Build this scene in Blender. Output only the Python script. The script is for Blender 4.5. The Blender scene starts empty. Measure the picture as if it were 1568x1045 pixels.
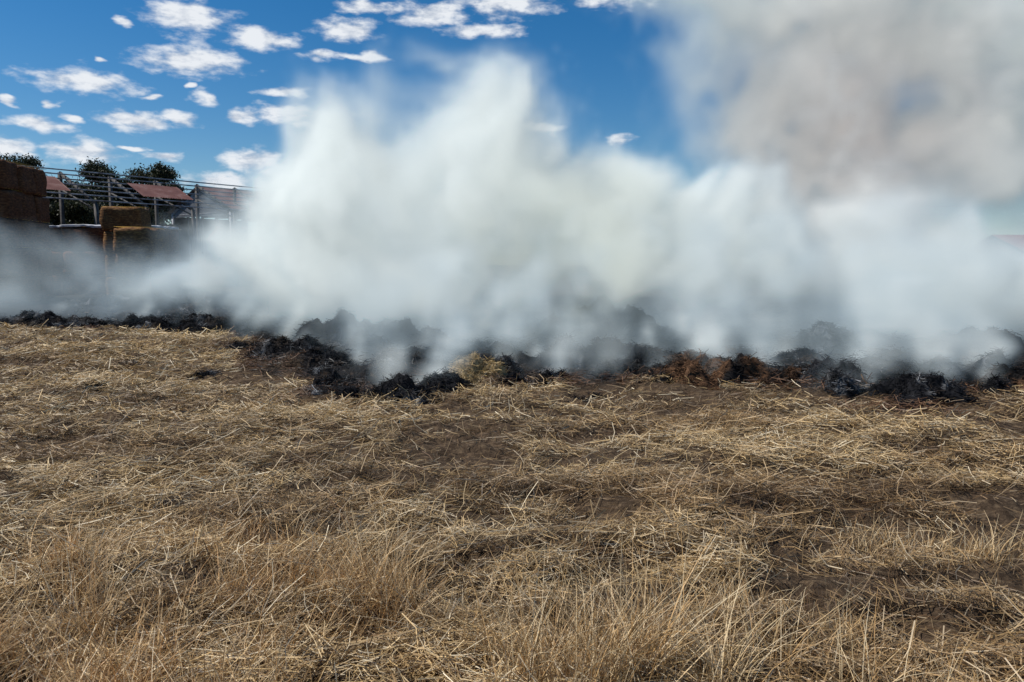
import bpy, math, numpy as np, time
from mathutils import Vector
T0=time.time()
rng=np.random.default_rng(7)
scene=bpy.context.scene
# ---------------------------------------------------------------- noise
TAB2=rng.random((256,256)).astype(np.float32)
TAB3=rng.random((64,64,64)).astype(np.float32)
def vn2(x,y):
    xi=np.floor(x).astype(np.int64); yi=np.floor(y).astype(np.int64)
    fx=x-xi; fy=y-yi
    fx=fx*fx*(3-2*fx); fy=fy*fy*(3-2*fy)
    a=TAB2[xi&255,yi&255]; b=TAB2[(xi+1)&255,yi&255]
    c=TAB2[xi&255,(yi+1)&255]; d=TAB2[(xi+1)&255,(yi+1)&255]
    return (a*(1-fx)+b*fx)*(1-fy)+(c*(1-fx)+d*fx)*fy
def fbm2(x,y,o=4,seed=0):
    x=np.asarray(x,dtype=np.float64)+seed*17.3; y=np.asarray(y,dtype=np.float64)+seed*31.7
    s=0;a=1;t=0
    for i in range(o):
        s=s+a*(vn2(x,y)*2-1); t+=a; a*=.5
        x,y=(x*.8-y*.6)*2.03+5.1,(x*.6+y*.8)*2.03+9.2
    return s/t*1.5
def vn3(x,y,z):
    xi=np.floor(x).astype(np.int32); yi=np.floor(y).astype(np.int32); zi=np.floor(z).astype(np.int32)
    fx=x-xi; fy=y-yi; fz=z-zi
    fx=fx*fx*(3-2*fx); fy=fy*fy*(3-2*fy); fz=fz*fz*(3-2*fz)
    x0=xi&63;x1=(xi+1)&63;y0=yi&63;y1=(yi+1)&63;z0=zi&63;z1=(zi+1)&63
    def g(a,b,c): return TAB3[a,b,c]
    c00=g(x0,y0,z0)*(1-fx)+g(x1,y0,z0)*fx
    c10=g(x0,y1,z0)*(1-fx)+g(x1,y1,z0)*fx
    c01=g(x0,y0,z1)*(1-fx)+g(x1,y0,z1)*fx
    c11=g(x0,y1,z1)*(1-fx)+g(x1,y1,z1)*fx
    return ((c00*(1-fy)+c10*fy)*(1-fz)+(c01*(1-fy)+c11*fy)*fz)
def sm(a,b,x):
    t=np.clip((x-a)/(b-a),0,1); return t*t*(3-2*t)
# ---------------------------------------------------------------- terrain functions
FX=np.array([-60,-14,-7.3,-4.4,-2.3,-1.1,.67,2.3,3.7,5.0,6.8,9,14,60])
FY=np.array([19.5,19,18,12.6,8.9,9.6,10.2,9.9,8.3,8.4,9.8,12,13,14])
def front(x): return np.interp(x,FX,FY)
def burn(x,y):
    b=(y-front(x)+1.1*fbm2(x*.9,y*.9,4,3)+.5)/1.5
    b=np.clip(b,0,1)
    return b*(1-sm(34,42,y))
def H(x,y):
    r=np.hypot(x,y)
    near=1-sm(25,60,r)
    h=.07*fbm2(x*.22,y*.22,3,1)
    h=h+near*(.07*fbm2(x*1.1,y*1.9,4,2)+.045*fbm2(x*4.5,y*5.5,3,4))
    b=burn(x,y)
    h=h+b*near*(.15*np.clip(fbm2(x*.9,y*.9,4,5)+.15,0,2)+.05*fbm2(x*5,y*5,3,8))
    h=h+(1-near)*.3*fbm2(x*.01,y*.01,2,6)
    return h
# ---------------------------------------------------------------- mesh helper
def mk_mesh(name,V,F4=None,F3=None,col=None,burnattr=None,mat=None,smooth=False,parent=None):
    me=bpy.data.meshes.new(name)
    V=np.asarray(V,dtype=np.float32)
    F4=np.zeros((0,4),int) if F4 is None else np.asarray(F4)
    F3=np.zeros((0,3),int) if F3 is None else np.asarray(F3)
    me.vertices.add(len(V)); me.vertices.foreach_set("co",V.ravel())
    nl=len(F4)*4+len(F3)*3
    me.loops.add(nl); me.polygons.add(len(F4)+len(F3))
    me.loops.foreach_set("vertex_index",np.concatenate([F4.ravel(),F3.ravel()]).astype(np.int32))
    ls=np.concatenate([np.arange(len(F4))*4,len(F4)*4+np.arange(len(F3))*3]).astype(np.int32)
    me.polygons.foreach_set("loop_start",ls)
    if smooth: me.polygons.foreach_set("use_smooth",np.ones(len(ls),dtype=bool))
    me.update(calc_edges=True)
    if col is not None:
        a=me.attributes.new("tint","FLOAT_COLOR","POINT")
        c=np.ones((len(V),4),dtype=np.float32); c[:,:3]=col
        a.data.foreach_set("color",c.ravel())
    if burnattr is not None:
        for nm,vals in burnattr.items():
            a=me.attributes.new(nm,"FLOAT","POINT"); a.data.foreach_set("value",np.asarray(vals,dtype=np.float32))
    o=bpy.data.objects.new(name,me); scene.collection.objects.link(o)
    if mat: me.materials.append(mat)
    if parent: o.parent=parent
    return o
def empty(name,loc=(0,0,0)):
    o=bpy.data.objects.new(name,None); scene.collection.objects.link(o); o.location=loc; return o
# ---------------------------------------------------------------- materials
def new_mat(name):
    m=bpy.data.materials.new(name); m.use_nodes=True; nt=m.node_tree; nt.nodes.clear(); return m,nt
def strand_mat(name,rough=.55,spec=.3,transl=.25):
    m,nt=new_mat(name); N=nt.nodes; L=nt.links
    at=N.new("ShaderNodeAttribute"); at.attribute_name="tint"
    p=N.new("ShaderNodeBsdfPrincipled"); p.inputs["Roughness"].default_value=rough
    p.inputs["Specular IOR Level"].default_value=spec
    L.new(at.outputs["Color"],p.inputs["Base Color"])
    out=N.new("ShaderNodeOutputMaterial")
    if transl>0:
        t=N.new("ShaderNodeBsdfTranslucent"); L.new(at.outputs["Color"],t.inputs["Color"])
        mx=N.new("ShaderNodeMixShader"); mx.inputs[0].default_value=transl
        L.new(p.outputs[0],mx.inputs[1]); L.new(t.outputs[0],mx.inputs[2]); L.new(mx.outputs[0],out.inputs[0])
    else: L.new(p.outputs[0],out.inputs[0])
    return m
def noise_mat(name,stops,scale=5,detail=6,rough=.9,bump=.3,stretch=(1,1,1),bscale=None):
    m,nt=new_mat(name); N=nt.nodes; L=nt.links
    g=N.new("ShaderNodeNewGeometry")
    mp=N.new("ShaderNodeMapping"); mp.inputs["Scale"].default_value=stretch; L.new(g.outputs["Position"],mp.inputs["Vector"])
    n=N.new("ShaderNodeTexNoise"); n.inputs["Scale"].default_value=scale; n.inputs["Detail"].default_value=detail; n.inputs["Roughness"].default_value=.65
    L.new(mp.outputs[0],n.inputs["Vector"])
    r=N.new("ShaderNodeValToRGB"); L.new(n.outputs["Fac"],r.inputs[0])
    e=r.color_ramp.elements
    while len(e)<len(stops): e.new(.5)
    for k,(p,c) in enumerate(stops): e[k].position=p; e[k].color=(*c,1)
    b=N.new("ShaderNodeBsdfPrincipled"); b.inputs["Roughness"].default_value=rough; b.inputs["Specular IOR Level"].default_value=.2
    L.new(r.outputs[0],b.inputs["Base Color"])
    bp=N.new("ShaderNodeBump"); bp.inputs["Strength"].default_value=bump; bp.inputs["Distance"].default_value=.05
    L.new(n.outputs["Fac"],bp.inputs["Height"]); L.new(bp.outputs[0],b.inputs["Normal"])
    o=N.new("ShaderNodeOutputMaterial"); L.new(b.outputs[0],o.inputs[0])
    return m
M_straw=strand_mat("straw_material",.5,.3,.2)
M_char=strand_mat("charred_straw_material",.8,.08,0)
M_leaf=strand_mat("leaf_material",.6,.2,.2)
def ground_mat():
    m,nt=new_mat("field_ground_material"); N=nt.nodes; L=nt.links
    g=N.new("ShaderNodeNewGeometry")
    def noise(sc,det,stretch=None,ro=.6):
        n=N.new("ShaderNodeTexNoise"); n.inputs["Scale"].default_value=sc; n.inputs["Detail"].default_value=det; n.inputs["Roughness"].default_value=ro
        if stretch:
            mp=N.new("ShaderNodeMapping"); mp.inputs["Scale"].default_value=stretch; L.new(g.outputs["Position"],mp.inputs["Vector"]); L.new(mp.outputs[0],n.inputs["Vector"])
        else: L.new(g.outputs["Position"],n.inputs["Vector"])
        return n
    def ramp(src,stops):
        r=N.new("ShaderNodeValToRGB"); L.new(src,r.inputs[0]); e=r.color_ramp.elements
        while len(e)<len(stops): e.new(.5)
        for k,(p,c) in enumerate(stops): e[k].position=p; e[k].color=(*c,1)
        return r
    n1=noise(14,8,(1,1.4,1),.75)
    dry=ramp(n1.outputs["Fac"],[(.35,(.036,.023,.014)),(.52,(.09,.06,.037)),(.66,(.21,.145,.085))])
    n2=noise(11,8,None,.75)
    bl=ramp(n2.outputs["Fac"],[(.42,(.006,.006,.007)),(.56,(.018,.016,.015)),(.66,(.06,.04,.026)),(.78,(.14,.13,.12))])
    at=N.new("ShaderNodeAttribute"); at.attribute_name="burn"
    mx=N.new("ShaderNodeMix"); mx.data_type='RGBA'
    L.new(at.outputs["Fac"],mx.inputs[0]); L.new(dry.outputs[0],mx.inputs[6]); L.new(bl.outputs[0],mx.inputs[7])
    b=N.new("ShaderNodeBsdfPrincipled"); b.inputs["Roughness"].default_value=.95; b.inputs["Specular IOR Level"].default_value=.1
    L.new(mx.outputs[2],b.inputs["Base Color"])
    n3=noise(45,6,None,.8)
    bp=N.new("ShaderNodeBump"); bp.inputs["Strength"].default_value=.8; bp.inputs["Distance"].default_value=.03
    L.new(n3.outputs["Fac"],bp.inputs["Height"]); L.new(bp.outputs[0],b.inputs["Normal"])
    o=N.new("ShaderNodeOutputMaterial"); L.new(b.outputs[0],o.inputs[0])
    return m
M_ground=ground_mat()
# ---------------------------------------------------------------- ground sheet (polar grid)
angF=np.linspace(-50,50,760); angB=np.linspace(50,310,60)[1:-1]
ang=np.radians(np.concatenate([angF,angB]))
rad=np.concatenate([[0.3,.8,1.2],np.geomspace(1.5,45,520),np.geomspace(46,3000,60)])
A,R=np.meshgrid(ang,rad)
X=R*np.sin(A); Y=R*np.cos(A); Z=H(X,Y); B=burn(X,Y)
V=np.stack([X.ravel(),Y.ravel(),Z.ravel()],1)
nr,na=A.shape
i,j=np.meshgrid(np.arange(nr-1),np.arange(na),indexing='ij'); j2=(j+1)%na
F=np.stack([i*na+j,i*na+j2,(i+1)*na+j2,(i+1)*na+j],-1).reshape(-1,4)[:,::-1]
c0=len(V); V=np.vstack([V,[[0,0,float(H(np.array(0.),np.array(0.)))]]])
F3=np.stack([np.full(na,c0),(np.arange(na)+1)%na,np.arange(na)],1)
mk_mesh("field_ground",V,F,F3,burnattr={"burn":np.append(B.ravel(),0)},mat=M_ground,smooth=True)
# ---------------------------------------------------------------- strands
def strands(C,phi,L,pitch,w,lift,bend,col,nseg=2,anchor=.5,droop=None):
    n=len(C); k=nseg+1
    t=np.linspace(0,1,k)[None,:]
    d=np.stack([np.cos(phi)*np.cos(pitch),np.sin(phi)*np.cos(pitch),np.sin(pitch)],1)
    pr=np.stack([-np.sin(phi),np.cos(phi),np.zeros(n)],1)
    roll=rng.uniform(-1.1,1.1,n)
    up=np.cross(d,pr)
    wv=pr*np.cos(roll)[:,None]+up*np.sin(roll)[:,None]
    s=(t-anchor)*L[:,None]
    P=C[:,None,:]+d[:,None,:]*s[:,:,None]
    P=P+pr[:,None,:]*(bend[:,None]*(t-anchor)**2*L[:,None])[:,:,None]
    if droop is not None:
        q=(t**2)*L[:,None]*droop[:,None]
        hx=np.stack([np.cos(phi),np.sin(phi),np.zeros(n)],1)
        P=P+hx[:,None,:]*q[:,:,None]*.8; P[:,:,2]-=q*.45
    P[:,:,2]+=lift[:,None]
    tw=(1-.75*np.abs(t*1.0)**2) if droop is not None else np.ones_like(t)
    W=wv[:,None,:]*(w[:,None]*.5*tw)[:,:,None]
    V=np.stack([P-W,P+W],2).reshape(-1,3)
    base=(np.arange(n)*k*2)[:,None]+np.arange(nseg)[None,:]*2
    F=np.stack([base,base+1,base+3,base+2],-1).reshape(-1,4)
    return V,F,np.repeat(col,k*2,axis=0)
def straw_cols(n,x,y,b,cov,lay):
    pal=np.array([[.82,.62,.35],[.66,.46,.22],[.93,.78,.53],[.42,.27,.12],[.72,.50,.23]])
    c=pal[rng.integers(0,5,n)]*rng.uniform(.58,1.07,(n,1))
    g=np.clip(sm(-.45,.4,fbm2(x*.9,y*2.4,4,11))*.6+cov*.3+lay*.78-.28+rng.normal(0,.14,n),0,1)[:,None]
    old_shade=c*np.array([.22,.18,.165])  # aged straw tone, also paints shade into the lower-lying strands
    c=c*g+old_shade*(1-g)
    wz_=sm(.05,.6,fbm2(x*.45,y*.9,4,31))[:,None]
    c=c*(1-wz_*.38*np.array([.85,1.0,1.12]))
    br=np.array([[.12,.060,.030]])*rng.uniform(.3,1.9,(n,1))
    bk=np.array([[.010,.0095,.010]])*rng.uniform(.4,2.2,(n,1))
    b1=sm(.0,.3,b+rng.normal(0,.07,n))[:,None]; b2=sm(.4,.85,b+rng.normal(0,.14,n))[:,None]
    c=c*(1-b1)+br*b1; c=c*(1-b2)+bk*b2
    return c
def sample_field(n,a,b,p=.4,half=46):
    r=(a**p+rng.random(n)*(b**p-a**p))**(1/p)
    th=np.radians(rng.uniform(-half,half,n))
    return r*np.sin(th),r*np.cos(th),r
n=480000
x,y,r=sample_field(n,2.1,27)
cv_=.6*fbm2(x*.7,y*1.6,4,12)+.7*fbm2(x*2.4,y*4.4,3,15)
cov=sm(-.5,.45,cv_)
keep=rng.random(n)<(.08+.92*cov)*(1-.45*burn(x,y))
x,y,r,cov=x[keep],y[keep],r[keep],cov[keep]; n=len(x)
b=burn(x,y)
flow=fbm2(x*.5,y*.5,3,13)*2.2
phi=flow+rng.normal(0,.8,n)
cl=rng.random(n)
phi=np.where(cl<.4,rng.uniform(0,2*np.pi,n),phi)
L=rng.uniform(.04,.23,n)*(1-.5*b)*(1+.02*r)
L=np.where(rng.random(n)<.35,L*.4,L)
pitch=rng.normal(0,.2,n); st=rng.random(n)<.1; pitch=np.where(st,rng.uniform(.2,.9,n),pitch)
w=rng.uniform(.0016,.005,n)*np.maximum(1,r/5.0)
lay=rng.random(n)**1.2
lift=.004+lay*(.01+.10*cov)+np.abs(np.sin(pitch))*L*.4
z=H(x,y)
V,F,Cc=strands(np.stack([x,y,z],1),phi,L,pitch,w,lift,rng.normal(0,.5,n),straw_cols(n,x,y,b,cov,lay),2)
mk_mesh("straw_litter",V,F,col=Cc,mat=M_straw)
print("straw",n,time.time()-T0)
# tall dry grass tufts in the foreground
tc=[]
for _ in range(2000):
    rr=rng.uniform(2.1,5.0); th=math.radians(rng.uniform(-46,46)); tx,ty=rr*math.sin(th),rr*math.cos(th)
    m=float(fbm2(np.array(tx*1.3),np.array(ty*1.3),3,21))
    lim=.14+ (ty-2.6)*.42
    if tx<-.7: lim-=.38
    if m>lim: tc.append((tx,ty,rng.uniform(.12,.34)*(1.25 if ty<3 else .75),rng.integers(14,42)))
tc+= [(-.6,3.3,.50,220),(-.5,3.15,.44,170),(-.78,3.4,.42,150),(-1.25,3.2,.34,90),(-2.0,3.3,.42,120),(-1.8,3.0,.44,130),(-2.3,3.6,.36,100),(.2,2.7,.52,170),(.45,2.6,.58,220),(.05,2.55,.50,170),(.75,2.55,.46,140),(-.1,2.9,.36,100),(1.0,2.75,.38,90),(-.9,3.7,.26,50),(1.25,2.5,.38,90),(.3,3.0,.38,90),(.6,2.9,.38,90),(.55,2.75,.48,130),(.3,2.5,.50,150)]
cs=[];Ls=[];gt=[]
for tx,ty,hh,k in tc:
    q=rng.normal(0,.065,(k,2)); cs.append(np.stack([tx+q[:,0],ty+q[:,1]],1)); Ls.append(hh*rng.uniform(.4,1.15,k)); gt.append(np.full(k,rng.random()))
cs=np.vstack(cs); Ls=np.concatenate(Ls); gt=np.concatenate(gt); n=len(cs)
pal=np.array([[.80,.57,.30],[.64,.40,.17],[.92,.73,.46],[.42,.25,.10],[.82,.62,.35]])
col=pal[rng.integers(0,5,n)]*rng.uniform(.5,1.08,(n,1))
lf=(sm(.2,-1.5,cs[:,0])*gt)[:,None]; col=col*(1-lf*.6)+lf*.6*col*np.array([.9,.64,.38])
V,F,Cc=strands(np.stack([cs[:,0],cs[:,1],H(cs[:,0],cs[:,1])-.01],1),rng.uniform(0,2*np.pi,n),Ls,np.pi/2-np.abs(rng.normal(0,.32,n)),rng.uniform(.002,.0044,n),np.zeros(n),rng.normal(0,.25,n),col,5,0,rng.uniform(.05,.65,n))
mk_mesh("dry_grass",V,F,col=Cc,mat=M_straw)
print("grass",n,time.time()-T0)
# ---------------------------------------------------------------- charred piles
def pile(name,px,py,rx,ry,h,kind=0,seed=1):
    na_,nr_=90,36
    a=np.linspace(0,2*np.pi,na_,endpoint=False); rr=np.linspace(0,1,nr_)
    AA,RR=np.meshgrid(a,rr)
    edge=1+.5*fbm2(np.cos(AA)*1.5+seed*3,np.sin(AA)*1.5,3,seed)
    xx=px+rx*RR*np.cos(AA)*edge; yy=py+ry*RR*np.sin(AA)*edge
    def surf(xx,yy,RR):
        prof=np.clip(1-RR**2.2,0,1)**.8
        nn=fbm2(xx*2.6,yy*2.6,4,seed+40); 
        return H(xx,yy)-.05*RR+h*prof*(.7+.6*np.clip(nn,-1,.8))+prof*.06*fbm2(xx*9,yy*9,3,seed+3)
    zz=surf(xx,yy,RR)
    V=np.stack([xx.ravel(),yy.ravel(),zz.ravel()],1)
    i,j=np.meshgrid(np.arange(nr_-1),np.arange(na_),indexing='ij'); j2=(j+1)%na_
    F=np.stack([i*na_+j,(i+1)*na_+j,(i+1)*na_+j2,i*na_+j2],-1).reshape(-1,4)
    def pc(n,x,y):
        if kind==0:
            c=np.array([[.009,.009,.0105]])*rng.uniform(.4,2.4,(n,1))
            ash=sm(.4,.85,fbm2(x*3,y*3,3,seed+7))[:,None]; c=c+ash*np.array([[.085,.06,.04]])*rng.uniform(.1,1,(n,1))
            a2=sm(.35,.8,fbm2(x*5,y*5,3,seed+17))[:,None]; c=c+a2*np.array([[.32,.32,.32]])*rng.uniform(.0,1,(n,1))
        elif kind==1:
            c=np.array([[.085,.045,.024]])*rng.uniform(.3,2.0,(n,1))
            dk=sm(-.1,.4,fbm2(x*3,y*3,3,seed+7))[:,None]; c=c*(1-dk)+dk*np.array([[.011,.010,.010]])
        else:
            c=np.array([[.60,.42,.19]])*rng.uniform(.25,1.25,(n,1))
        return c
    nv=len(V); cv=pc(nv,V[:,0],V[:,1])*.7
    n=int(1500*min(2.2,rx*ry/.35+.3))
    ra=np.sqrt(rng.random(n)); aa=rng.uniform(0,2*np.pi,n)
    e2=1+.5*fbm2(np.cos(aa)*1.5+seed*3,np.sin(aa)*1.5,3,seed)
    sx=px+rx*ra*np.cos(aa)*e2; sy=py+ry*ra*np.sin(aa)*e2; sz=surf(sx,sy,ra)
    dist=max(1,py/6)
    pt=rng.normal(0,.4,n)
    if kind==2: pt=np.where(rng.random(n)<.14,rng.uniform(.5,1.4,n),pt)
    V2,F2,C2=strands(np.stack([sx,sy,sz],1),rng.uniform(0,2*np.pi,n),rng.uniform(.05,.2,n),pt,rng.uniform(.003,.006,n)*dist**.7,rng.uniform(0,.03,n),rng.normal(0,.6,n),pc(n,sx,sy),2)
    V=np.vstack([V,V2]); F=np.vstack([F,F2+nv]); C=np.vstack([cv,C2])
    mk_mesh(name,V,F,col=C,mat=M_char if kind<2 else M_straw)
P=[(-1.62,8.75,.62,.35,.36,0),(-1.2,8.6,.35,.25,.22,0),(-3.6,12.7,.6,.4,.38,0),(-4.3,12.9,.3,.25,.24,0),(-2.9,14.2,1.3,.9,.55,0),(.35,9.8,.5,.3,.22,0),(2.65,9.9,.8,.5,.40,1),
(4.15,9.2,.6,.4,.34,0),(4.75,8.5,.7,.4,.28,0),(8.6,13,1.2,.7,.44,0),(-7.2,17.3,.9,.7,.40,0),(-9.2,19,1.2,.8,.38,0),(-12.4,19.2,1.6,.9,.35,0),
(-11,25.5,2.4,1.3,.85,0),(-14.5,27,1.8,1,.5,0),(2.1,16.5,1.9,1,.62,0),(5.8,13.8,1.0,.7,.45,0),(1.6,12.4,.8,.6,.36,0),(3.6,9.4,.5,.35,.24,1),(5.6,9.7,.6,.5,.34,0),(-4.9,13.6,.6,.4,.24,0),(6.3,9.3,.5,.4,.26,1),(-.95,9.3,.4,.3,.2,0),(-6,22,2,1,.6,0),(-1,19,2,1,.6,0),
(1.4,10.4,.4,.3,.26,0),(5.2,8.8,.3,.22,.26,0),(3.9,8.7,.28,.2,.22,0),(-2.3,9.6,.35,.25,.22,0),(7.1,10.6,.5,.35,.32,0),(1.9,9.8,.3,.2,.22,0),(-.1,10.9,.4,.3,.26,0),(4.6,9.9,.45,.3,.34,0),(-3.0,11.5,.4,.3,.24,0),(5.9,8.9,.28,.2,.2,0),(.9,11.4,.5,.35,.34,0)]
for k,(a_,b_,c_,d_,e_,f_) in enumerate(P):
    pile("charred_hay_pile",a_,b_,c_,d_,e_,f_,k+1)
for k in range(44):
    px=rng.uniform(-13,10); py=float(front(px))+rng.uniform(.1,5)
    s=rng.uniform(.22,.6); pile("charred_hay_pile",px,py,s,s*.7,s*rng.uniform(.3,.48),int(rng.random()<.25),k+60)
for k,(px,py) in enumerate([(-4.6,10.8),(-5.4,9.6),(-7.6,14.5),(.9,8.9),(-2.9,10.6),(-6.4,12.6)]):
    pile("charred_hay_pile",px,py,.22,.14,.06,0,k+120)
pile("loose_straw_heap",-.5,10.2,.5,.4,.44,2,33)
pile("loose_straw_heap",-.8,9.6,.35,.25,.12,2,34)
print("piles",time.time()-T0)
# ---------------------------------------------------------------- box/beam helpers
def boxes(lst):
    V=[];F=[]
    for p0,p1,w,h in lst:
        p0=Vector(p0);p1=Vector(p1);d=(p1-p0).normalized()
        s=d.cross(Vector((0,0,1)))
        if s.length<.05: s=Vector((1,0,0))
        s.normalize(); u=s.cross(d).normalized()
        b0=len(V)
        for p in (p0,p1):
            for a,b in ((-1,-1),(1,-1),(1,1),(-1,1)): V.append(p+s*(a*w/2)+u*(b*h/2))
        F+=[[b0,b0+1,b0+2,b0+3],[b0+7,b0+6,b0+5,b0+4]]+[[b0+k,b0+4+k,b0+4+(k+1)%4,b0+(k+1)%4] for k in range(4)]
    return np.array([tuple(v) for v in V]),np.array(F)
def sheet(p00,p10,p11,p01,n=40,amp=.02):
    p00,p10,p11,p01=[np.array(p,float) for p in (p00,p10,p11,p01)]
    nrm=np.cross(p10-p00,p01-p00); nrm/=np.linalg.norm(nrm)
    V=[];F=[]
    for k in range(n+1):
        t=k/n; o=nrm*amp*(1 if k%2 else -1)
        V+= [p00+(p10-p00)*t+o, p01+(p11-p01)*t+o]
        if k: F.append([2*k-2,2*k,2*k+1,2*k-1])
    return np.array(V),np.array(F)
M_steel=noise_mat("galvanised_steel",[(.3,(.2,.2,.22)),(.7,(.36,.36,.38))],2,4,.5,.05)
M_post=noise_mat("dark_post",[(.3,(.05,.045,.045)),(.7,(.12,.11,.1))],3,4,.8,.1)
M_roof=noise_mat("rusty_roof",[(.3,(.10,.045,.04)),(.5,(.17,.075,.06)),(.7,(.24,.14,.12))],1.2,6,.7,.1)
M_roof2=noise_mat("red_roof",[(.3,(.22,.07,.06)),(.7,(.34,.13,.11))],1.2,6,.7,.1)
M_groof=noise_mat("weathered_roof",[(.3,(.16,.15,.17)),(.6,(.24,.23,.26)),(.75,(.22,.12,.10))],.8,6,.6,.1)
M_grey=noise_mat("shed_wall",[(.3,(.06,.065,.08)),(.7,(.13,.135,.15))],1,5,.7,.1,(1,1,.2))
M_white=noise_mat("white_beam",[(.35,(.14,.10,.09)),(.5,(.28,.28,.30)),(.7,(.46,.46,.48))],2,3,.6,.02)
e=empty("open_hay_shed")
a0=Vector((-34,45,0)); a1=Vector((-20.4,63,0)); ax=(a1-a0).normalized(); per=Vector((ax.y,-ax.x,0))
Wd=9
lst=[]
nb=8
for k in range(7):
    t=k/6; off=per*(Wd*t*.55); zz=7.9-2.3*t
    p0=a0+off+Vector((0,0,zz)); p1=a1+off+Vector((0,0,zz))
    lst.append((p0,p1,.07,.08))
V,F=boxes(lst); mk_mesh("purlins",V,F,mat=M_white,parent=e)
lst=[]
for k in range(nb):
    q=a0.lerp(a1,k/(nb-1)); r0=q+Vector((0,0,7.8)); r1=q+per*(Wd*.55)+Vector((0,0,5.5)); 
    lst+=[(r0+Vector((0,0,-.12)),r1+Vector((0,0,-.12)),.12,.2),(q,q+Vector((0,0,7.7)),.2,.2),(q+per*(Wd*.55),q+per*(Wd*.55)+Vector((0,0,5.4)),.2,.2),
          (r0+Vector((0,0,-1.2)),r1+Vector((0,0,-.5)),.08,.08)]
V,F=boxes(lst); mk_mesh("frames",V,F,mat=M_post,parent=e)
for nm,t0,t1,s0,s1 in (("roof_sheets_1",.15,.24,.35,.8),("roof_sheets_2",.44,.60,.35,.8)):
    def rp(t,s): 
        q=a0.lerp(a1,t)+per*(Wd*.55*s); return (q.x,q.y,7.9-2.3*s+.12)
    V,F=sheet(rp(t0,s0),rp(t1,s0),rp(t1,s1),rp(t0,s1),40); mk_mesh(nm,V,F,mat=M_roof,parent=e)
def gable_shed(name,cx,cy,rot,Lx,Wy,eave,ridge,wall=True,roofm=M_roof,roofb=None):
    e=empty(name,(cx,cy,0)); e.rotation_euler=(0,0,rot)
    hx,hy=Lx/2,Wy/2
    V1,F1=sheet((-hx-.3,-hy-.4,eave-.1),(hx+.3,-hy-.4,eave-.1),(hx+.3,0,ridge),(-hx-.3,0,ridge),60)
    V2,F2=sheet((-hx-.3,hy+.4,eave-.1),(hx+.3,hy+.4,eave-.1),(hx+.3,0,ridge),(-hx-.3,0,ridge),60)
    mk_mesh("roof_front",V1,F1,mat=roofm,parent=e); mk_mesh("roof_back",V2,F2,mat=roofb or roofm,parent=e)
    lst=[]
    for k in range(6):
        xx=-hx+Lx*k/5
        for s in (-1,1): lst.append(((xx,s*hy,0),(xx,s*hy,eave-.12),.18,.18))
        lst+=[((xx,-hy,eave-.2),(xx,0,ridge-.2),.12,.2),((xx,0,ridge-.2),(xx,hy,eave-.2),.12,.2),((xx,-hy,eave-.3),(xx,hy,eave-.3),.1,.14)]
    V,F=boxes(lst); mk_mesh("frame",V,F,mat=M_steel,parent=e)
    if wall:
        for s,nm in ((-1,"gable_left"),(1,"gable_right")):
            xx=s*(hx+.05)
            V=[(xx,-hy,eave-.5),(xx,hy,eave-.5),(xx,hy,eave-.15),(xx,0,ridge-.08),(xx,-hy,eave-.15)]
            me=bpy.data.meshes.new(nm); me.from_pydata(V,[],[[0,1,2,3,4]]); me.materials.append(M_grey); o=bpy.data.objects.new(nm,me); scene.collection.objects.link(o); o.parent=e
    V,F=sheet((-hx,hy-.05,.1),(hx,hy-.05,.1),(hx,hy-.05,eave-.4),(-hx,hy-.05,eave-.4),60); mk_mesh("back_wall",V,F,mat=M_grey,parent=e)
    return e
gable_shed("hay_shed",-23.5,64,math.radians(58),7,7.5,6.0,7.9,roofm=M_roof,roofb=M_groof)
gable_shed("hay_shed",-50,76,math.radians(20),14,9,6.3,8.6)
gable_shed("farm_shed",49.5,66,math.radians(3),14,9,2.5,4.2,roofm=M_roof2)
# ---------------------------------------------------------------- bales
M_bale=noise_mat("hay_bale_side",[(.3,(.05,.019,.011)),(.5,(.14,.054,.025)),(.7,(.29,.12,.05))],6,8,.95,1.0,(1,1,3))
M_bale2=noise_mat("hay_bale_gold",[(.3,(.07,.032,.015)),(.5,(.16,.078,.032)),(.7,(.34,.19,.065))],6,8,.95,1.0,(1,1,3))
M_net=noise_mat("bale_wrap",[(.3,(.35,.35,.36)),(.7,(.6,.6,.62))],4,4,.6,.2)
M_twine=noise_mat("twine",[(.3,(.5,.28,.05)),(.7,(.7,.42,.1))],4,3,.7,.1)
def bale_mesh(cx,cy,cz,l,w,h,rot,seed):
    n=10
    V=[];F=[]
    idx={}
    def add(p):
        k=tuple(np.round(p,4))
        if k not in idx: idx[k]=len(V); V.append(p)
        return idx[k]
    for axis in range(3):
        for s in (-1,1):
            for i in range(n):
                for j in range(n):
                    q=[]
                    for (di,dj) in ((0,0),(1,0),(1,1),(0,1)):
                        u=-1+2*(i+di)/n; v=-1+2*(j+dj)/n
                        p=[0,0,0]; p[axis]=s; p[(axis+1)%3]=u; p[(axis+2)%3]=v
                        q.append(add(np.array(p,float)))
                    F.append(q if s>0 else q[::-1])
    V=np.array(V)
    over=np.sum(np.clip(np.abs(V)-.8,0,1)/.2,axis=1)
    V=V*(1-.035*np.clip(over-1,0,2))[:,None]
    V=V*np.array([l/2,w/2,h/2])
    nz=np.stack([fbm2(V[:,1]*2.5+seed*7+k,V[:,2]*2.5+V[:,0]*2,3,seed+k) for k in range(3)],1)
    V=V+nz*.06
    c,s=math.cos(rot),math.sin(rot)
    V=np.stack([V[:,0]*c-V[:,1]*s+cx,V[:,0]*s+V[:,1]*c+cy,V[:,2]+cz],1)
    return V,np.array(F)
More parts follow.
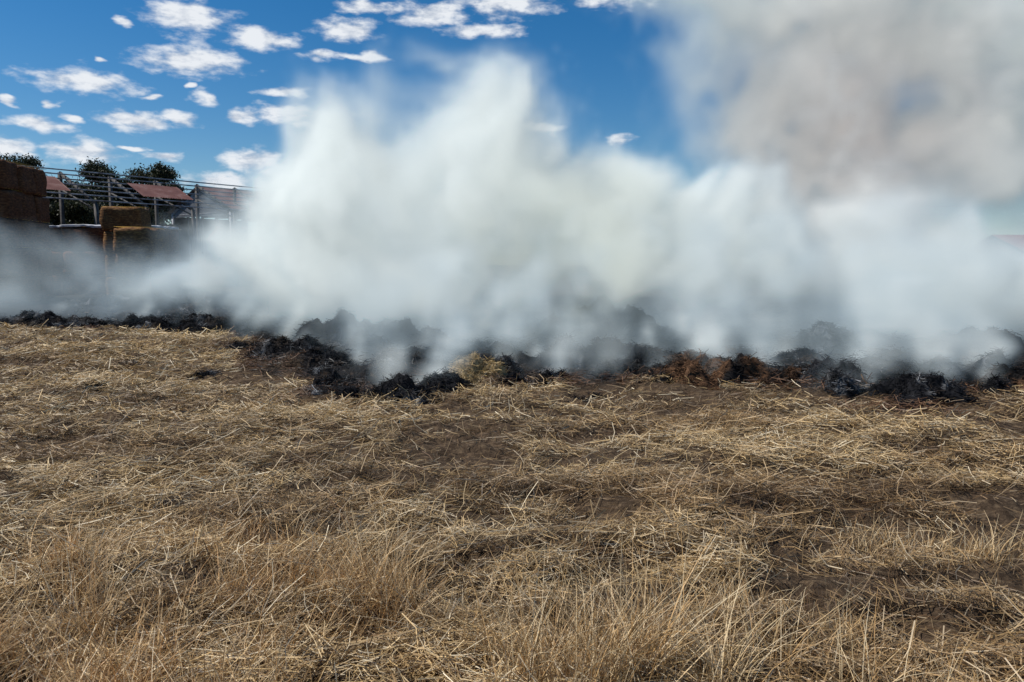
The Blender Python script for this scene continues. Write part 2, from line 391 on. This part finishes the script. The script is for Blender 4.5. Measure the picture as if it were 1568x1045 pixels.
def bale_stack(name,x0,y0,rot,nx,ny,nz,l=2.4,w=1.25,h=1.15,mat=None,heights=None,cap=None):
    e=empty(name,(x0,y0,0)); e.rotation_euler=(0,0,rot)
    k=0
    for i in range(nx):
        for j in range(ny):
            hh=nz if heights is None else heights[i]
            for q in range(hh):
                V,F=bale_mesh(i*(l+.03)+rng.uniform(-.06,.06),j*(w+.03)+rng.uniform(-.07,.07),h/2+q*(h+.01)-.05,l,w,h,rng.normal(0,.015),k+1)
                mk_mesh("bale_%d"%k,V,F,mat=mat or M_bale,smooth=True,parent=e)
                lst=[]
                for tt in range(5):
                    yy=j*(w+.03)+(-w/2+w*(tt+.5)/5); xx=i*(l+.03); zc=q*(h+.01)
                    lst+=[((xx-l/2,yy,zc+h),(xx+l/2,yy,zc+h),.012,.012)]
                V,F=boxes(lst); mk_mesh("twine_%d"%k,V,F,mat=M_twine,parent=e)
                k+=1
            if cap:
                V,F=bale_mesh(i*(l+.03),j*(w+.03),hh*(h+.01)+.0,l*1.01,w*1.01,.12,0,k+50)
                mk_mesh("cover_%d_%d"%(i,j),V,F,mat=M_net,smooth=True,parent=e)
    return e
bale_stack("hay_bale_stack",-26.2,29.5,0.15,3,3,5)
bale_stack("hay_bale_stack",-28.5,38,-.05,5,2,3,mat=M_bale,heights=[3,2,3,3,3],cap=True)
bale_stack("hay_bale_stack",-18.6,36.2,.05,1,1,4,l=1.9,mat=M_bale2,h=1.08)
bale_stack("hay_bale_stack",-16.8,33.4,.1,1,2,3,l=1.5,mat=M_bale2,h=1.08)
# ---------------------------------------------------------------- trees
def tree(name,x,y,h,cr,seed,dark=1.0):
    rs=np.random.default_rng(seed)
    e=empty(name,(x,y,0))
    V=[];F=[]
    def limb(p0,p1,r0,r1,n=7):
        p0=np.array(p0,float);p1=np.array(p1,float); d=p1-p0; d/=np.linalg.norm(d)
        a=np.cross(d,[.3,.9,.1]); a/=np.linalg.norm(a); b=np.cross(d,a); b0=len(V)
        for p,r in ((p0,r0),(p1,r1)):
            for k in range(n):
                t=2*np.pi*k/n; V.append(p+(a*np.cos(t)+b*np.sin(t))*r)
        for k in range(n): F.append([b0+k,b0+(k+1)%n,b0+n+(k+1)%n,b0+n+k])
    fork=np.array([0,0,h*.35]); limb((0,0,-.2),fork,.035*h,.026*h)
    cl=[]
    for k in range(9):
        a=rs.uniform(0,2*np.pi); rr=cr*rs.uniform(.25,.85); zz=h*rs.uniform(.55,.95)
        mid=np.array([np.cos(a)*rr*.5,np.sin(a)*rr*.5,h*.35+(zz-h*.35)*.6]); end=np.array([np.cos(a)*rr,np.sin(a)*rr,zz])
        limb(fork,mid,.015*h,.009*h,5); limb(mid,end,.009*h,.003*h,5)
        cl.append((end,cr*rs.uniform(.22,.4)))
        for q in range(2): cl.append((mid+(end-mid)*rs.uniform(.3,1)+rs.normal(0,cr*.2,3),cr*rs.uniform(.15,.3)))
    mk_mesh("trunk_and_limbs",np.array(V),np.array(F),mat=M_post,parent=e)
    LV=[];LC=[]
    for c,r in cl:
        m=int(900); d=rs.normal(0,1,(m,3)); d/=np.linalg.norm(d,axis=1,keepdims=True)
        rad=r*rs.random(m)**.45*(1+.3*rs.normal(0,1,m)); p=c+d*rad[:,None]*np.array([1,1,.7])
        a=rs.normal(0,1,(m,3)); a/=np.linalg.norm(a,axis=1,keepdims=True); b=np.cross(a,rs.normal(0,1,(m,3))); b/=np.linalg.norm(b,axis=1,keepdims=True)
        s=rs.uniform(.08,.16,(m,1))
        LV.append(np.stack([p-a*s,p+b*s*.5,p+a*s,p-b*s*.5],1).reshape(-1,3))
        col=np.array([[.04,.045,.022]])*rs.uniform(.5,1.5,(m,1))*rs.uniform(.7,1.3)*dark
        LC.append(np.repeat(col,4,0))
    LV=np.vstack(LV); LC=np.vstack(LC)
    mk_mesh("foliage",LV,np.arange(len(LV)).reshape(-1,4),col=LC,mat=M_leaf,parent=e)
for k,(tx,ty,th,tr) in enumerate([(-46,74,11.8,4.2),(-41.5,73,12.0,4),(-37.8,76,11.8,4),(-51,72,10,4.5),(-33.5,50,5.2,2.4),(-31,52,5.6,2.6),(-36,51,5.2,2.6),(-28.5,53,4.8,2.4),(-43,80,10,4),(-38,56,6,3),(-34,60,6.4,3),(-30,60,5.5,3),(-36,74,10.4,3.2)]):
    tree("gum_tree",tx,ty,th,tr,100+k)
print("bg",time.time()-T0)
# ---------------------------------------------------------------- smoke
mn=np.array([-17.,8.2,-.1]); mxx=np.array([16.5,22.5,11.3]); step=.15
res=np.ceil((mxx-mn)/step).astype(int)+1; mxx=mn+(res-1)*step
nx_,ny_,nz_=[int(v) for v in res]; print("grid",res,nx_*ny_*nz_)
gx=(mn[0]+np.arange(nx_)*step).astype(np.float32)[:,None,None]; gy=(mn[1]+np.arange(ny_)*step).astype(np.float32)[None,:,None]; gz=(mn[2]+np.arange(nz_)*step).astype(np.float32)[None,None,:]
shp=(nx_,ny_,nz_)
gx,gy,gz=[np.broadcast_to(a,shp) for a in (gx,gy,gz)]
w1=vn3(gx*.35+3,gy*.35+7,gz*.35)-.5; w2=vn3(gx*.35+23,gy*.35+17,gz*.35+9)-.5; w3=vn3(gx*.35+43,gy*.35+37,gz*.35+5)-.5
wa=vn3(gx*.9+3,gy*.9+7,gz*.9)-.5; wb=vn3(gx*.9+33,gy*.9+17,gz*.9+5)-.5
wx=gx+w1*1.3+wa*.5; wy=gy+w2*1.3; wz=gz+w3*1.2+wb*.5
E=np.full(shp,-1,dtype=np.float32); DN=np.zeros(shp,dtype=np.float32); WS=np.zeros(shp,dtype=np.float32)
puffs=[(-3.1,14.8,2.9,1.7,1.7,1.7,1),(-4.0,15.2,2.7,1.2,1.3,1.5,.85),(-3.6,15.6,3.9,.9,1,.9,.6),(-.8,15.2,3.2,1.9,1.8,2.0,1),(-2.0,15.2,1.5,2.6,1.9,1.7,.9),(1.2,15.2,2.1,2.1,1.8,1.7,.9),
(-.9,16,4.6,1.0,1.1,1.1,.6),(-2.1,16,5.0,.8,.8,.7,.15),(.3,15.8,4.0,.9,1,.9,.6),
(2.9,15.4,2.3,1.6,1.7,1.5,.85),(4.6,15.6,1.8,2.0,1.7,1.5,.8),(6.9,15.6,1.3,2.1,1.7,1.6,.75),(9.6,15.8,1.0,2.2,1.6,1.2,.7),(13,16,.1,2.5,1.6,.9,.5),
(7.4,18.6,5.4,2.8,2.4,2.6,.5),(9.6,19,7.6,3.4,2.6,3.0,.55),(6.0,18.6,8.4,2.1,2.0,2.2,.4),(4.1,18.6,8.4,2.2,1.8,1.2,.13),(4.6,18.2,6.3,1.8,1.8,2.4,.10),(11.6,18.6,4.9,3.0,2.4,2.4,.55),(8.3,18.2,3.0,2.6,2.2,2.2,.6),(13.5,18.8,8,3.6,2.6,3.5,.55),(10,19.2,10.6,4.2,2.6,2.4,.5),(12.4,18.4,4.0,2.6,2.0,1.8,.35),
(-6.8,18.3,1.5,2.0,1.5,1.4,.40),(-9.5,19.8,.9,2.4,1.6,1.0,.24),(-13,20,.6,3.0,1.5,.8,.26),(-12.5,20.3,1.6,3,1.3,1.0,.10),(-4.8,16.5,1.7,1.7,1.5,1.8,.65),(-16,20,.5,2.5,1.5,.9,.25)]
for cx,cy,cz,rx,ry,rz,dn in puffs:
    d=1-np.sqrt(((wx-cx)/rx)**2+((wy-cy)/ry)**2+((wz-cz)/rz)**2)
    wgt=np.clip(d+.5,0,1)**2
    DN+=wgt*dn; WS+=wgt
    E=np.maximum(E,d)+.10*np.clip(np.minimum(E,d)+.3,0,1)
DN=DN/np.maximum(WS,1e-3); del WS
B0=np.zeros(shp,dtype=np.float32); amp=1;fr=.62;tot=0
for o in range(5):
    c_,s_=math.cos(o*1.1),math.sin(o*1.1)
    q=np.abs(vn3((wx*c_-wz*s_)*fr+o*13.1,wy*fr+o*7.7,(wx*s_+wz*c_-wy*.3)*fr+o*3.3)*2-1)
    B0+=amp*q; tot+=amp; amp*=.6; fr*=2.03
B0=B0/tot
f=E+ (.40-B0)*1.6+.05
inner=.22+1.5*sm(.28,.75,.55*vn3(wx*.9+11,wy*.9,wz*.9)+.45*vn3(wx*2.1,wy*2.1,wz*2.1+5))
D=sm(.0,.42,f)*DN*(.3+1.0*sm(.1,1.1,f))*2.2*inner
D=D*(.16+.84*sm(.0,1.6,gz))
fr_=np.interp(gx[:,0,0],FX,FY).astype(np.float32)[:,None,None]
dy=gy-fr_
lo=vn3(wx*.6+5,wy*.6,wz*.9)*.7+vn3(wx*1.5,wy*1.5+8,wz*1.5)*.3
fog=sm(1.0,6,dy)*np.clip(1-gz/2.0,0,1)*(.08+.30*sm(.35,.75,lo))*(1-sm(6,11,dy))
D=D+fog*(.4+.6*sm(-16,-6,gx))
src=[(-1.55,8.95,.9),(-1.2,9.5,.8),(-2.1,9.3,.4),(.3,10.1,.9),(.7,10.6,.7),(-.3,11.0,.8),(2.5,9.9,1.1),(2.9,10.2,.7),(3.3,9.7,.6),(4.1,9.5,.8),(4.9,8.9,1.1),(5.3,9.4,.8),(5.8,9.9,.8),(-3,12.4,.7),(-2.4,11.5,.8),(-3.9,13.2,.8),(1.6,11.6,.8),(4,11,.8),(-5.6,15.6,.8),(-8,18.5,.8),(-10,19.3,.7),(-12.5,19.3,.6),(6.5,10.4,.9),(7.5,12,.9),(9,13.4,.7),(5,10.6,.9),(-1.2,11.2,.9),(.2,11.6,.9),(3,11.5,.9),(2,10.6,.6),(-6.5,16.8,.7),(8.2,11.5,.7),(-4.6,14.5,.8),(6.0,12.5,.9),(1.0,13,.9),(-2,13,.9),(2.4,13,.8),(4.4,12.4,.8),(4.2,8.8,.8),(1.2,10.0,.6),(6.2,9.3,.8),(3.7,8.9,.7)]
tx=(vn3(gx*1.1,gy*1.1,gz*1.0)-.5); ty=(vn3(gx*1.1+9,gy*1.1,gz*1.0+4)-.5)
tx2=(vn3(gx*2.6,gy*2.6,gz*2.4)-.5)
det=.6*vn3(gx*2.6+5,gy*2.6,gz*1.9)+.4*vn3(gx*5.2,gy*5.2+3,gz*4)
for si_,(sx,sy,s) in enumerate(src):
    i0=max(0,int((sx-2.2-mn[0])/step)); i1=min(nx_,int((sx+3.8-mn[0])/step)); j0=max(0,int((sy-2-mn[1])/step)); j1=min(ny_,int((sy+4-mn[1])/step)); k1=int(2.9/step)
    sl=(slice(i0,i1),slice(j0,j1),slice(0,k1))
    z=np.clip(gz[sl],0,9); r0_=(.17,.28,.2,.38)[si_%4]; rr=r0_+(.36,.3,.45,.32)[si_%4]*z
    lean=(.5,1.0,.15,.8,.35)[si_%5]
    q=np.sqrt((gx[sl]-sx-lean*z+tx[sl]*(.3+1.5*z)+tx2[sl]*.6*z)**2+(gy[sl]-sy-.8*z+ty[sl]*(.3+1.2*z))**2)/rr
    D[sl]+=s*3.8*(.16/r0_)**.5*sm(1.0,.2,q)*sm(.33,.68,det[sl])/(1+1.9*z)*np.clip(1-z/2.8,0,1)
D=D*sm(0,1.2,gx-mn[0])*sm(0,1.2,mxx[0]-gx)*sm(0,.4,gy-mn[1])*sm(0,1,mxx[1]-gy)*sm(0,.8,mxx[2]-gz)
D=np.where(D<.012,0,D).astype(np.float32)
print("dens",time.time()-T0,D.max(),(D>0).mean())
me=bpy.data.meshes.new("smoke_plume"); N_=nx_*ny_*nz_; me.vertices.add(N_)
at=me.attributes.new("d","FLOAT","POINT"); at.data.foreach_set("value",D.ravel())
smoke=bpy.data.objects.new("smoke_plume",me); scene.collection.objects.link(smoke)
m,nt=new_mat("smoke_material"); N=nt.nodes; L=nt.links
vi=N.new("ShaderNodeVolumeInfo")
def mul(s,v):
    k=N.new("ShaderNodeMath"); k.operation='MULTIPLY'; L.new(s,k.inputs[0])
    if isinstance(v,(int,float)): k.inputs[1].default_value=v
    else: L.new(v,k.inputs[1])
    return k.outputs[0]
K=1.3
g=N.new("ShaderNodeNewGeometry")
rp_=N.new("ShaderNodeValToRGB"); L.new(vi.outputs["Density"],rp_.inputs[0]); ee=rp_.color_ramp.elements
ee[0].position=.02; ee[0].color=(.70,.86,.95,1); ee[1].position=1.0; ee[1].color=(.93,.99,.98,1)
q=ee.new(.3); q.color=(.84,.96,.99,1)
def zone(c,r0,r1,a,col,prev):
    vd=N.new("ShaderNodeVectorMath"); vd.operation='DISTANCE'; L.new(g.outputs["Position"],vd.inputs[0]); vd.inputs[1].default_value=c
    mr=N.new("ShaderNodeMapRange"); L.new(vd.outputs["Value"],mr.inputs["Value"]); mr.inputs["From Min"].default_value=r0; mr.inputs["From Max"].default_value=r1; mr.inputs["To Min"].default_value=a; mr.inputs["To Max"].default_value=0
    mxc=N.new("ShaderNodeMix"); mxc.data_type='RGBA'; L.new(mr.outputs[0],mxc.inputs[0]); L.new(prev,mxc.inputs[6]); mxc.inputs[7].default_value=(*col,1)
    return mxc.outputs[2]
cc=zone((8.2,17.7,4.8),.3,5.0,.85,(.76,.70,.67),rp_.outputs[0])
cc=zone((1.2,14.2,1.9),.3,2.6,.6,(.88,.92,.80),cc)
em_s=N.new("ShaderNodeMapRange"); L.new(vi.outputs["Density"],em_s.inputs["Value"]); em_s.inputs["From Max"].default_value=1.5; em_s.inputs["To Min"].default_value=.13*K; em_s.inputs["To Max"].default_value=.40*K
sc=N.new("ShaderNodeVolumeScatter"); L.new(cc,sc.inputs["Color"]); sc.inputs["Anisotropy"].default_value=0
dK=mul(vi.outputs["Density"],K); L.new(dK,sc.inputs["Density"])
ab=N.new("ShaderNodeVolumeAbsorption"); L.new(cc,ab.inputs["Color"]); L.new(dK,ab.inputs["Density"])
em=N.new("ShaderNodeEmission"); L.new(mul(vi.outputs["Density"],em_s.outputs[0]),em.inputs["Strength"]); L.new(cc,em.inputs["Color"])  # added glow in the smoke, stands in for multiply scattered light
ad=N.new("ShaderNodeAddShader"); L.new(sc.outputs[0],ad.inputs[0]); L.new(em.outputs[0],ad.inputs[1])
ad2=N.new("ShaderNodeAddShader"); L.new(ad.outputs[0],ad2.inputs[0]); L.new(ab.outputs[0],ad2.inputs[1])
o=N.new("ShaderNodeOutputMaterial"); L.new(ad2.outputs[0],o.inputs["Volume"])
m.cycles.volume_step_rate=2.5
try: m.cycles.volume_sampling='DISTANCE'
except Exception as ex: print(ex)
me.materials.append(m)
ng=bpy.data.node_groups.new("smoke_volume","GeometryNodeTree")
ng.interface.new_socket("Geometry",in_out='INPUT',socket_type='NodeSocketGeometry'); ng.interface.new_socket("Geometry",in_out='OUTPUT',socket_type='NodeSocketGeometry')
G=ng.nodes; K2=ng.links
gi=G.new("NodeGroupInput"); go=G.new("NodeGroupOutput")
na2=G.new("GeometryNodeInputNamedAttribute"); na2.data_type='FLOAT'; na2.inputs["Name"].default_value="d"
si=G.new("GeometryNodeSampleIndex"); si.data_type='FLOAT'; si.domain='POINT'
K2.new(gi.outputs[0],si.inputs["Geometry"]); K2.new(na2.outputs[0],si.inputs["Value"])
ps_=G.new("GeometryNodeInputPosition"); sp=G.new("ShaderNodeSeparateXYZ"); K2.new(ps_.outputs[0],sp.inputs[0])
def gm(op,a,b=None,c=None):
    k=G.new("ShaderNodeMath"); k.operation=op
    for q,v in enumerate((a,b,c)):
        if v is None: continue
        if isinstance(v,(int,float)): k.inputs[q].default_value=v
        else: K2.new(v,k.inputs[q])
    return k.outputs[0]
ix=[gm('ROUND',gm('MULTIPLY',gm('SUBTRACT',sp.outputs[q],float(mn[q])),1/step)) for q in range(3)]
idx=gm('ADD',gm('ADD',gm('MULTIPLY',ix[0],float(ny_*nz_)),gm('MULTIPLY',ix[1],float(nz_))),ix[2])
K2.new(idx,si.inputs["Index"])
vc=G.new("GeometryNodeVolumeCube"); K2.new(si.outputs[0],vc.inputs["Density"])
vc.inputs["Min"].default_value=tuple(mn); vc.inputs["Max"].default_value=tuple(mxx)
vc.inputs["Resolution X"].default_value=nx_; vc.inputs["Resolution Y"].default_value=ny_; vc.inputs["Resolution Z"].default_value=nz_
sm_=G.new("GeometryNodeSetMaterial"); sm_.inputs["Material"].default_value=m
K2.new(vc.outputs[0],sm_.inputs[0]); K2.new(sm_.outputs[0],go.inputs[0])
md=smoke.modifiers.new("volume","NODES"); md.node_group=ng
# ---------------------------------------------------------------- sun & sky
sd=Vector((-.62,.02,.78)).normalized()
el=math.asin(sd.z); az=math.atan2(sd.x,sd.y)
sl=bpy.data.lights.new("sun","SUN"); sl.energy=5.0; sl.angle=math.radians(.53); sl.color=(1,.96,.89)
so=bpy.data.objects.new("sun",sl); scene.collection.objects.link(so); so.rotation_euler=sd.to_track_quat('Z','Y').to_euler()
w=bpy.data.worlds.new("World"); scene.world=w; w.use_nodes=True; nt=w.node_tree; nt.nodes.clear(); N=nt.nodes; L=nt.links
sky=N.new("ShaderNodeTexSky"); sky.sky_type='NISHITA'; sky.sun_disc=False; sky.sun_elevation=el; sky.sun_rotation=az; sky.air_density=1.0; sky.dust_density=.2; sky.ozone_density=4
hs=N.new("ShaderNodeHueSaturation"); hs.inputs["Saturation"].default_value=1.38; hs.inputs["Value"].default_value=1.12; L.new(sky.outputs[0],hs.inputs["Color"])
tcn=N.new("ShaderNodeTexCoord"); sx_=N.new("ShaderNodeSeparateXYZ"); L.new(tcn.outputs["Generated"],sx_.inputs[0])
def mt(op,a,b=None,clamp=False):
    k=N.new("ShaderNodeMath"); k.operation=op; k.use_clamp=clamp
    for q,v in enumerate((a,b)):
        if v is None: continue
        if isinstance(v,(int,float)): k.inputs[q].default_value=v
        else: L.new(v,k.inputs[q])
    return k.outputs[0]
azn=mt('ARCTAN2',sx_.outputs[0],sx_.outputs[1]); eln=mt('ARCSINE',sx_.outputs[2])
cb=N.new("ShaderNodeCombineXYZ"); L.new(azn,cb.inputs[0]); L.new(eln,cb.inputs[1])
def vm(op,a,b=None,c=None):
    k=N.new("ShaderNodeVectorMath"); k.operation=op
    for q,v in enumerate((a,b,c)):
        if v is None: continue
        if isinstance(v,tuple): k.inputs[q].default_value=v
        else: L.new(v,k.inputs[q])
    return k
nw=N.new("ShaderNodeTexNoise"); nw.inputs["Scale"].default_value=1; nw.inputs["Detail"].default_value=3
L.new(vm('MULTIPLY',cb.outputs[0],(24,50,1)).outputs[0],nw.inputs["Vector"])
wv=vm('MULTIPLY',vm('SUBTRACT',nw.outputs["Color"],(.5,.5,.5)).outputs[0],(.055,.02,0)).outputs[0]
pw=vm('ADD',cb.outputs[0],wv).outputs[0]
clouds=[(305,42,70,21),(410,74,56,14),(310,105,80,19),(150,135,80,17),(540,60,40,16),(670,38,56,15),(735,62,62,10),(780,20,66,23),(505,98,28,7),(565,101,40,7),(330,158,20,10),(445,150,36,9),(225,192,50,12),(288,190,32,10),(75,195,42,11),(455,185,72,14),(30,235,58,18),(145,237,55,17),(260,245,32,7),(400,250,48,15),(350,280,65,14),(205,50,16,7),(945,6,70,20),(945,220,20,10),(380,185,25,10),(830,203,34,8),(5,202,14,8),(575,28,46,8),(500,2,40,8),(30,160,16,5),(245,156,14,5),(100,167,12,4),(450,272,60,20),(180,103,14,4),(300,140,12,4),(215,232,18,4),(130,185,18,4)]
mnm=None
for (u,v,hw,hh) in clouds:
    a=math.atan((u-784)/1132); e_=math.atan((405-v)/1132*math.cos(a)); rx=hw/1132*math.cos(a)**2*1.15; ry=hh/1132*1.15
    ln=vm('LENGTH',vm('MULTIPLY_ADD',pw,(1/rx,1/ry,0),(-a/rx,-e_/ry,0)).outputs[0]).outputs["Value"]
    mnm=ln if mnm is None else mt('MINIMUM',mnm,ln)
nf=N.new("ShaderNodeTexNoise"); nf.inputs["Scale"].default_value=1; nf.inputs["Detail"].default_value=6; nf.inputs["Roughness"].default_value=.55
L.new(vm('MULTIPLY',cb.outputs[0],(32,75,1)).outputs[0],nf.inputs["Vector"])
val=mt('ADD',mt('SUBTRACT',1.0,mnm),mt('MULTIPLY',mt('SUBTRACT',nf.outputs["Fac"],.5),1.8))
mr=N.new("ShaderNodeMapRange"); mr.interpolation_type='SMOOTHSTEP'; mr.inputs["From Min"].default_value=-.1; mr.inputs["From Max"].default_value=.75; mr.inputs["To Max"].default_value=.96; L.new(val,mr.inputs["Value"])
cr=N.new("ShaderNodeValToRGB"); L.new(nf.outputs["Fac"],cr.inputs[0]); cr.color_ramp.elements[0].position=.35; cr.color_ramp.elements[0].color=(.50,.56,.66,1); cr.color_ramp.elements[1].position=.55; cr.color_ramp.elements[1].color=(.85,.88,.92,1)
STR=.08
cs_=vm('MULTIPLY',cr.outputs[0],(1/STR,)*3).outputs[0]
mx=N.new("ShaderNodeMix"); mx.data_type='RGBA'; L.new(mr.outputs[0],mx.inputs[0]); L.new(hs.outputs[0],mx.inputs[6]); L.new(cs_,mx.inputs[7])
bg=N.new("ShaderNodeBackground"); bg.inputs[1].default_value=STR; L.new(mx.outputs[2],bg.inputs[0])
wo=N.new("ShaderNodeOutputWorld"); L.new(bg.outputs[0],wo.inputs[0])
try:
    w.cycles.sampling_method='MANUAL'; w.cycles.sample_map_resolution=256
except Exception as ex: print(ex)
# ---------------------------------------------------------------- camera
cd=bpy.data.cameras.new("camera"); co=bpy.data.objects.new("camera",cd); scene.collection.objects.link(co)
cd.sensor_width=36; cd.lens=26; cd.clip_end=6000; cd.clip_start=.05
co.location=(0,0,1.6); co.rotation_euler=(math.radians(90-5.9),0,0); scene.camera=co
scene.view_settings.view_transform='Standard'; scene.view_settings.look='None'; scene.view_settings.exposure=0
print("done",time.time()-T0)
